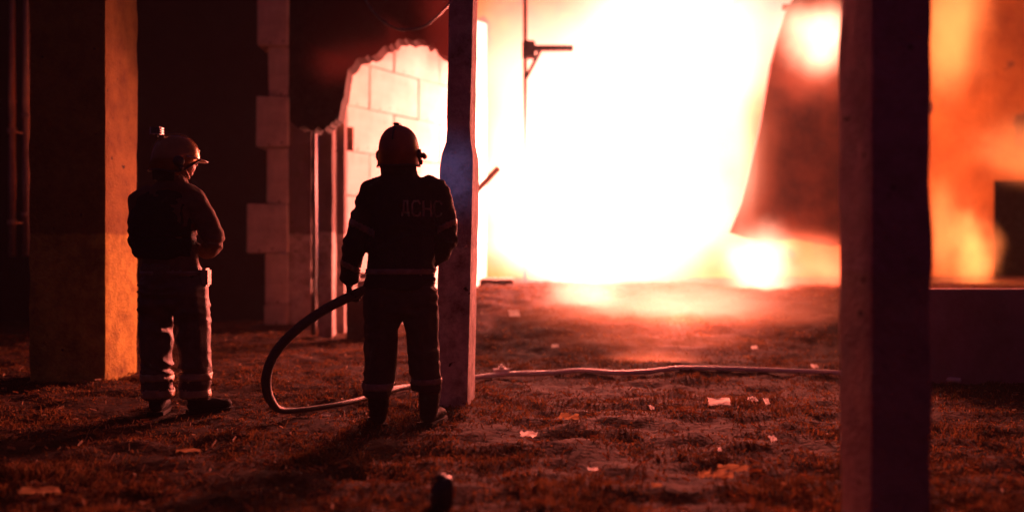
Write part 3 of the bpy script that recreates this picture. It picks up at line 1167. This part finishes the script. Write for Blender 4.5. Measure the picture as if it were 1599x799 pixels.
        sd = lo.modifiers.new('t', 'SOLIDIFY')
        sd.thickness = .002
        x += Lw_ + gap
    # torch on the helmet side
    bm = bmesh.new()
    tube(bm, [(.118, -.035, 1.655), (.118, .035, 1.652)], [.014, .017], 12)
    box(bm, (.100, .0, 1.655), (.03, .03, .03), bev=.004)
    tor = obj('torch', bm, M['black_plastic'], t, True)
    bm = bmesh.new()
    tube(bm, [(.118, .037, 1.652), (.118, .041, 1.652)], .014, 12)
    obj('lens', bm, emis('torch_lens', (.35, .45, 1), 3), tor)
    l = bpy.data.lights.new('torch_light', 'SPOT')
    l.energy = 3.2
    l.color = (.32, .38, 1)
    l.spot_size = R(62)
    l.spot_blend = 1
    l.shadow_soft_size = .015
    lo = bpy.data.objects.new('torch_light', l)
    COL.objects.link(lo)
    lo.location = (X0 + .13, Y0 + .05, 1.655)
    tgt = Vector(((693 - 799.5) * 6.0 / F, 6.02, 1.60))
    lo.rotation_euler = (tgt - lo.location).to_track_quat('-Z', 'Y').to_euler()


hose_man()


# ----- the man with the head camera (left)
def camera_man():
    X0, Y0 = (268 - 799.5) * 5.7 / F, 5.7
    t = empty('person', (X0, Y0, 0))
    tag(t, 'firefighter standing by the orange-lit column with a small camera on his helmet', 'person')
    LS, LE, LH = (-.19, .0, 1.42), (-.235, .06, 1.16), (-.06, .26, 1.10)
    RS, RE, RH = (.155, .0, 1.42), (.285, .02, 1.16), (.13, .22, 1.08)
    yaw = R(-62)
    body = [
        [(.02, .01, 1.56, .055, .055, .05), (.0, 0, 1.46, .12, .08, .06), (-.02, 0, 1.38, .17, .10, .08), (-.02, 0, 1.15, .155, .10, .10), (.0, 0, .95, .16, .11, .10)],
        [(*LS, .055, .055, .055), (*LE, .042, .042, .042), (*LH, .030, .030, .03)],
        [(*RS, .055, .055, .055), (*RE, .042, .042, .042), (*RH, .030, .030, .03)],
        [(-.09, 0, .92, .085, .09, .085), (-.095, .01, .50, .058, .06, .06), (-.095, 0, .12, .042, .045, .05)],
        [(.11, 0, .92, .085, .09, .085), (.145, .02, .50, .058, .06, .06), (.155, .02, .12, .042, .045, .05)],
    ]
    body += head_chains((.035, .025, 1.675), yaw)
    body += hand_chains(LH, (.8, .3, -.1), (.2, -.6, -.4), .5, -1)
    body += hand_chains(RH, (-.8, .35, .1), (-.2, -.6, -.4), .5, 1)
    me = blob_mesh(body, .0065, 1)
    body_with_materials(me, [M['glove'], M['skin']], lambda c: 1 if c.z > 1.53 else 0)
    link('body', me, None, t)
    jk = blob_mesh([
        [(.015, .0, 1.565, .078, .078, .022), (.01, .0, 1.53, .09, .085, .03), (-.005, 0, 1.48, .135, .10, .04), (-.02, 0, 1.43, .180, .118, .05), (-.03, 0, 1.33, .195, .135, .08),
         (-.03, 0, 1.14, .19, .130, .10), (-.005, 0, 1.00, .19, .132, .07), (.0, 0, .93, .200, .135, .05)],
        [(-.15, 0, 1.455, .07, .08, .05), (-.205, .0, 1.40, .078, .085, .08), (-.225, .03, 1.26, .072, .08, .08), (-.225, .07, 1.15, .070, .075, .08), (-.16, .17, 1.12, .062, .062, .065), (-.09, .235, 1.10, .055, .055, .055)],
        [(.10, 0, 1.465, .07, .08, .05), (.150, .0, 1.405, .080, .085, .08), (.222, .01, 1.28, .076, .08, .075), (.272, .02, 1.15, .072, .075, .075), (.22, .12, 1.085, .064, .064, .062), (.15, .2, 1.07, .056, .056, .055)],
    ], .011, 3, fold=.012, fscale=6.5, seed=21)
    jo = link('jacket', jk, M['cloth_tan'], t)
    vs = blob_mesh([
        [(-.02, -.005, 1.455, .160, .105, .03), (-.045, -.005, 1.40, .205, .135, .05), (-.062, -.005, 1.28, .222, .155, .08), (-.062, -.005, 1.13, .222, .155, .09), (-.045, -.005, 1.04, .205, .15, .045)],
    ], .011, 3, fold=.010, fscale=8, seed=30)
    link('vest', vs, M['vest'], t)
    tr = blob_mesh([
        [(.0, 0, .97, .195, .128, .05), (.01, 0, .86, .215, .135, .08), (.01, 0, .76, .215, .13, .08)],
        [(-.10, 0, .82, .120, .13, .10), (-.105, .01, .62, .110, .118, .08), (-.100, .0, .40, .104, .105, .08), (-.095, -.0, .24, .098, .10, .05), (-.092, -.0, .12, .098, .10, .03)],
        [(.120, 0, .82, .120, .13, .10), (.132, .01, .62, .116, .118, .08), (.140, .02, .42, .108, .108, .08), (.150, .02, .24, .104, .10, .05), (.152, .02, .12, .104, .10, .03)],
    ], .011, 3, fold=.017, fscale=5.5, seed=44)
    to = link('trousers', tr, M['trouser_bright'], t)
    for sx in (-1, 1):
        for (z0, z1) in ((.22, .268), (.115, .165)):
            band(tr, lambda c: z0 < c.z < z1 and (c.x - .04) * sx > 0, .005, 'reflective_band', M['tape'], to)
    band(jk, lambda c: .905 < c.z < .945, .006, 'belt', M['tape_dim'], t)
    bm = bmesh.new()
    box(bm, (.225, .0, .90), (.05, .09, .12), bev=.012)
    obj('pouch', bm, M['tape'], t)
    boot(t, -.09, .0, R(10), .2)
    boot(t, .175, .03, R(-58), .2)
    hl = helmet(t, (.022, .015, 1.69), yaw, M['helmet_gold'], 'side', tilt=R(-4))
    # chin strap
    bm = bmesh.new()
    rz = Matrix.Rotation(yaw, 3, 'Z')
    pts = [Vector((.035, .025, 1.675)) + rz @ Vector(p) for p in ((-.082, 0, .0), (-.07, .03, -.06), (-.03, .06, -.112), (.03, .06, -.112), (.07, .03, -.06), (.082, 0, 0))]
    tube(bm, spline(pts, 5), .008, 6)
    obj('chin_strap', bm, M['tape'], t, True)
    # action camera on its arm : belongs to nobody's body, sits on the helmet
    c = empty('action_camera', (X0 - .095, Y0 - .01, 1.852))
    tag(c, 'small boxy camera clipped to the top left of the left man\'s helmet', 'camera')
    bm = bmesh.new()
    box(bm, (0, 0, .01), (.062, .045, .048), bev=.004)
    obj('case', bm, M['black_plastic'], c)
    bm = bmesh.new()
    for k in range(3):
        box(bm, (.036, 0, -.006 + k * .016), (.010, .040, .011), bev=.002)
    obj('back_plate', bm, M['pale_plastic'], c)
    bm = bmesh.new()
    box(bm, (-.030, -.026, .01), (.006, .006, .046))
    box(bm, (0.0, -.026, -.012), (.058, .006, .005))
    obj('clip', bm, M['pale_plastic'], c)
    bm = bmesh.new()
    tube(bm, [(0, 0, -.014), (.006, .0, -.035), (.045, .005, -.052)], .009, 8)
    obj('mount', bm, M['black_plastic'], c)


camera_man()

# ------------------------------------------------------------ hoses
bm = bmesh.new()
hp = [P(655, 420, 5.62), P(620, 432, 5.60), P(585, 446, 5.50), P(548, 462, 5.42), P(505, 484, 5.36), P(466, 512, 5.34), P(436, 542, 5.34), P(419, 574, 5.34),
      P(416, 604, 5.36), P(424, 627, 5.40), P(440, 640, 5.48)]
hp += [Vector(((480 - 799.5) * 5.62 / F, 5.62, .045)), Vector(((540 - 799.5) * 5.86 / F, 5.86, .045)), Vector(((600 - 799.5) * 6.3 / F, 6.3, .045)), Vector(((690 - 799.5) * 7.0 / F, 7.0, .05))]
pts = spline(hp, 8)
n_ = len(pts)
rad = [0.031 - 0.013 * sst(.55, .78, i / n_) for i in range(n_)]
tube(bm, pts, rad, 14)
o = obj('fire_hose', bm, M['hose'], smooth=True)
tag(o, 'dark fire hose looping from the man\'s hands down to the ground', 'hose')
bm = bmesh.new()
pts = []
for k, (x, y) in enumerate(((600, 612), (680, 598), (742, 590), (800, 586), (860, 583), (905, 582), (960, 583), (1010, 581), (1060, 579), (1120, 579), (1180, 580), (1240, 582), (1310, 584), (1400, 588), (1500, 596))):
    Y = H * F / (y + 4 - 399.5)
    x_ = (x - 799.5) * Y / F
    pts.append((x_, Y, gz(x_, Y, True) * .5 + .034))
tube(bm, spline(pts, 6), .0215, 12)
o = obj('fire_hose', bm, M['hose_pale'], smooth=True)
tag(o, 'pale hose lying straight across the grass in front of the fire', 'hose')
# coupling knot near the post
Y = H * F / (590 - 399.5)
c = ((783 - 799.5) * Y / F, Y, .02)
bm = bmesh.new()
box(bm, (0, 0, .05), (.05, .05, .09), bev=.015)
tube(bm, [(-.07, 0, .03), (.07, 0, .03)], .034, 12)
tube(bm, [(-.02, -.04, .05), (.035, .04, .05)], .015, 8)
o = obj('hose_coupling', bm, M['hose_pale'])
o.location = c
tag(o, 'hose coupling on the pale hose near the leaning post', 'coupling')


# ------------------------------------------------------------ litter
def litter(px, py, wpx, hpx, ang, lab, m='paper', kind='scrap'):
    Y = H * F / (py - 399.5)
    x = (px - 799.5) * Y / F
    w = wpx * Y / F
    d = min(0.3, max(hpx * Y / F * 1.15, .016))
    bm = bmesh.new()
    nx, ny = 7, 4
    V = []
    rs = random.random() * 50
    for j in range(ny):
        for i in range(nx):
            u, v = i / (nx - 1) - .5, j / (ny - 1) - .5
            ex = 1 + .35 * noise.noise(Vector((u * 3, v * 3, rs)))
            V.append(bm.verts.new((u * w * ex, v * d * ex * (1 - .5 * abs(u)), .022 + v * d * .75 + .012 * noise.noise(Vector((u * 5, v * 4, rs + 9))))))
    for j in range(ny - 1):
        for i in range(nx - 1):
            bm.faces.new((V[j * nx + i], V[j * nx + i + 1], V[(j + 1) * nx + i + 1], V[(j + 1) * nx + i]))
    o = obj('litter', bm, M[m])
    o.location = (x, Y, gz(x, Y) + .018)
    o.rotation_euler.z = ang
    tag(o, lab, kind, 'scraps of litter on the grass')


LIT = [
    (1122, 634, 36, 10, -.1, 'widest pale paper scrap, on the grass right of centre below the hose', 'paper'),
    (1175, 627, 18, 8, .4, 'small white paper scrap just right of the widest scrap', 'paper'),
    (1197, 633, 9, 8, .2, 'tiny round white scrap, right of two others below the hose', 'paper'),
    (889, 663, 32, 9, -.3, 'orange-lit long scrap below and right of the leaning post', 'leaf'),
    (826, 691, 28, 7, -.4, 'bright white strip on the grass, nearest to the leaning post', 'paper'),
    (1017, 643, 10, 7, .7, 'tiny bright double scrap in the middle of the grass', 'paper'),
    (1207, 697, 15, 7, .6, 'little tilted bright strip to the right, above the dry leaf', 'paper'),
    (1124, 712, 6, 5, 0, 'speck of white paper just above the dry leaves', 'paper'),
    (926, 734, 16, 4, .25, 'thin bright sliver near the bottom centre', 'paper'),
    (1145, 738, 44, 9, -.05, 'curled dry leaf lit orange, upper one of the lower right cluster', 'leaf'),
    (1100, 747, 22, 8, .3, 'dry leaf at the left end of the lower right cluster', 'leaf'),
    (1130, 753, 30, 8, -.15, 'dry leaf lying lowest in the lower right cluster', 'leaf'),
    (803, 533, 16, 10, .2, 'crumpled pinkish scrap high on the bank right of the post', 'paper'),
    (867, 553, 11, 5, 0, 'small bright scrap on the bank just above the pale hose', 'paper'),
    (1178, 553, 14, 5, .6, 'small scrap above the hose near the near column', 'paper'),
    (1272, 577, 12, 6, .3, 'bright crumb beside the hose right by the near column', 'paper'),
    (1165, 566, 10, 4, 0, 'faint small scrap just over the hose toward the right', 'leaf'),
    (62, 776, 62, 9, .12, 'long dim strip lying in the dark bottom left corner', 'leaf'),
    (295, 715, 36, 5, 0, 'dim flat scrap in shadow below the left man', 'leaf'),
    (508, 648, 16, 4, .1, 'dim scrap in the shadow between the two firefighters', 'paper'),
    (1026, 770, 18, 7, .2, 'dull scrap near the bottom edge left of the leaf cluster', 'leaf'),
    (1224, 765, 7, 5, .2, 'dull crumb near the bottom edge right of the leaf cluster', 'leaf'),
]
for l_ in LIT:
    litter(*l_[:6], m=l_[6], kind='litter' if l_[6] == 'paper' else 'leaf')

# clods and straw bits : nobody could count them
vs, fs = [], []
for q in range(2600):
    y = 3.0 + 8.5 * random.random() ** 1.3
    x = random.uniform(-.6 * y, .6 * y)
    z = gz(x, y)
    a = random.uniform(0, math.pi)
    L = random.uniform(.008, .05) * (1.6 if random.random() < .1 else 1)
    w = random.uniform(.002, .005)
    h = random.uniform(.004, .012)
    ca, sa = math.cos(a), math.sin(a)
    up_ = random.uniform(-.01, .016)
    k = len(vs)
    for (u, v, ww) in ((-1, -1, 0), (-1, 1, 0), (-1, 0, 1), (1, -1, 0), (1, 1, 0), (1, 0, 1)):
        vs.append((x + u * L / 2 * ca - v * w * sa, y + u * L / 2 * sa + v * w * ca, z + .008 + ww * h + u * up_ + .01))
    fs += [(k, k + 1, k + 2), (k + 3, k + 5, k + 4), (k, k + 2, k + 5, k + 3), (k + 1, k + 4, k + 5, k + 2), (k, k + 3, k + 4, k + 1)]
me = bpy.data.meshes.new('straw')
me.from_pydata(vs, [], fs)
o = link('straw', me, M['leaf'])
tag(o, 'bits of dry straw and twigs strewn in the grass', 'straw', kind='stuff')

# dark canister at the bottom edge
ct = empty('canister', ((690 - 799.5) * 3.5 / F, 3.5, 0))
tag(ct, 'small dark canister standing in the grass at the bottom edge', 'canister')
bm = bmesh.new()
prof = [(.044, -.01), (.047, .02), (.047, .07), (.045, .105), (.036, .130), (.022, .148)]
rr_ = []
for (r_, z_) in prof:
    rr_.append([bm.verts.new((r_ * math.cos(a * math.pi / 12) + max(0, z_ - .09) * .22, r_ * .8 * math.sin(a * math.pi / 12), z_)) for a in range(24)])
for j in range(len(prof) - 1):
    for i in range(24):
        bm.faces.new((rr_[j][i], rr_[j][(i + 1) % 24], rr_[j + 1][(i + 1) % 24], rr_[j + 1][i]))
bm.faces.new(rr_[-1])
bm.faces.new(rr_[0][::-1])
obj('bottle_body', bm, M['black_plastic'], ct, True)
bm = bmesh.new()
tube(bm, [(-.03, -.01, .118), (-.034, -.012, .142), (-.012, -.006, .152), (.012, 0, .150)], .009, 8)
obj('handle', bm, M['black_plastic'], ct, True)

# ------------------------------------------------------------ smoke in the air
sm = empty('smoke', P(615, 0, 10))
tag(sm, 'dark smoke rolling under the beam above the hose man', 'smoke')
for i, (px, py, rx, rz_, d_) in enumerate(((600, 10, 150, 90, 4), (520, 60, 90, 110, 3), (690, 60, 60, 110, 4), (590, 70, 110, 50, 2.5))):
    k = 9.1 / F
    smoke(sm, P(px, py, 9.1) - sm.location, (rx * k, .35, rz_ * k), d_, seed=i + 2, col=(.25, .06, .05), soft=0.0, power=1.2)
sm['kind'] = 'stuff'

bm = bmesh.new()
box(bm, (0, 12, 4.0), (60, 40, 10.4))
m = bpy.data.materials.new('haze')
m.use_nodes = True
nt = m.node_tree
nt.nodes.clear()
p = N(nt, 'ShaderNodeVolumePrincipled')
p.inputs['Color'].default_value = (.75, .7, .75, 1)
p.inputs['Density'].default_value = 0.0013
p.inputs['Anisotropy'].default_value = 0.35
oo = N(nt, 'ShaderNodeOutputMaterial')
nt.links.new(p.outputs[0], oo.inputs[1])
hz_ = obj('haze', bm, m)
tag(hz_, kind='stuff', label='thin smoky air over the whole yard')
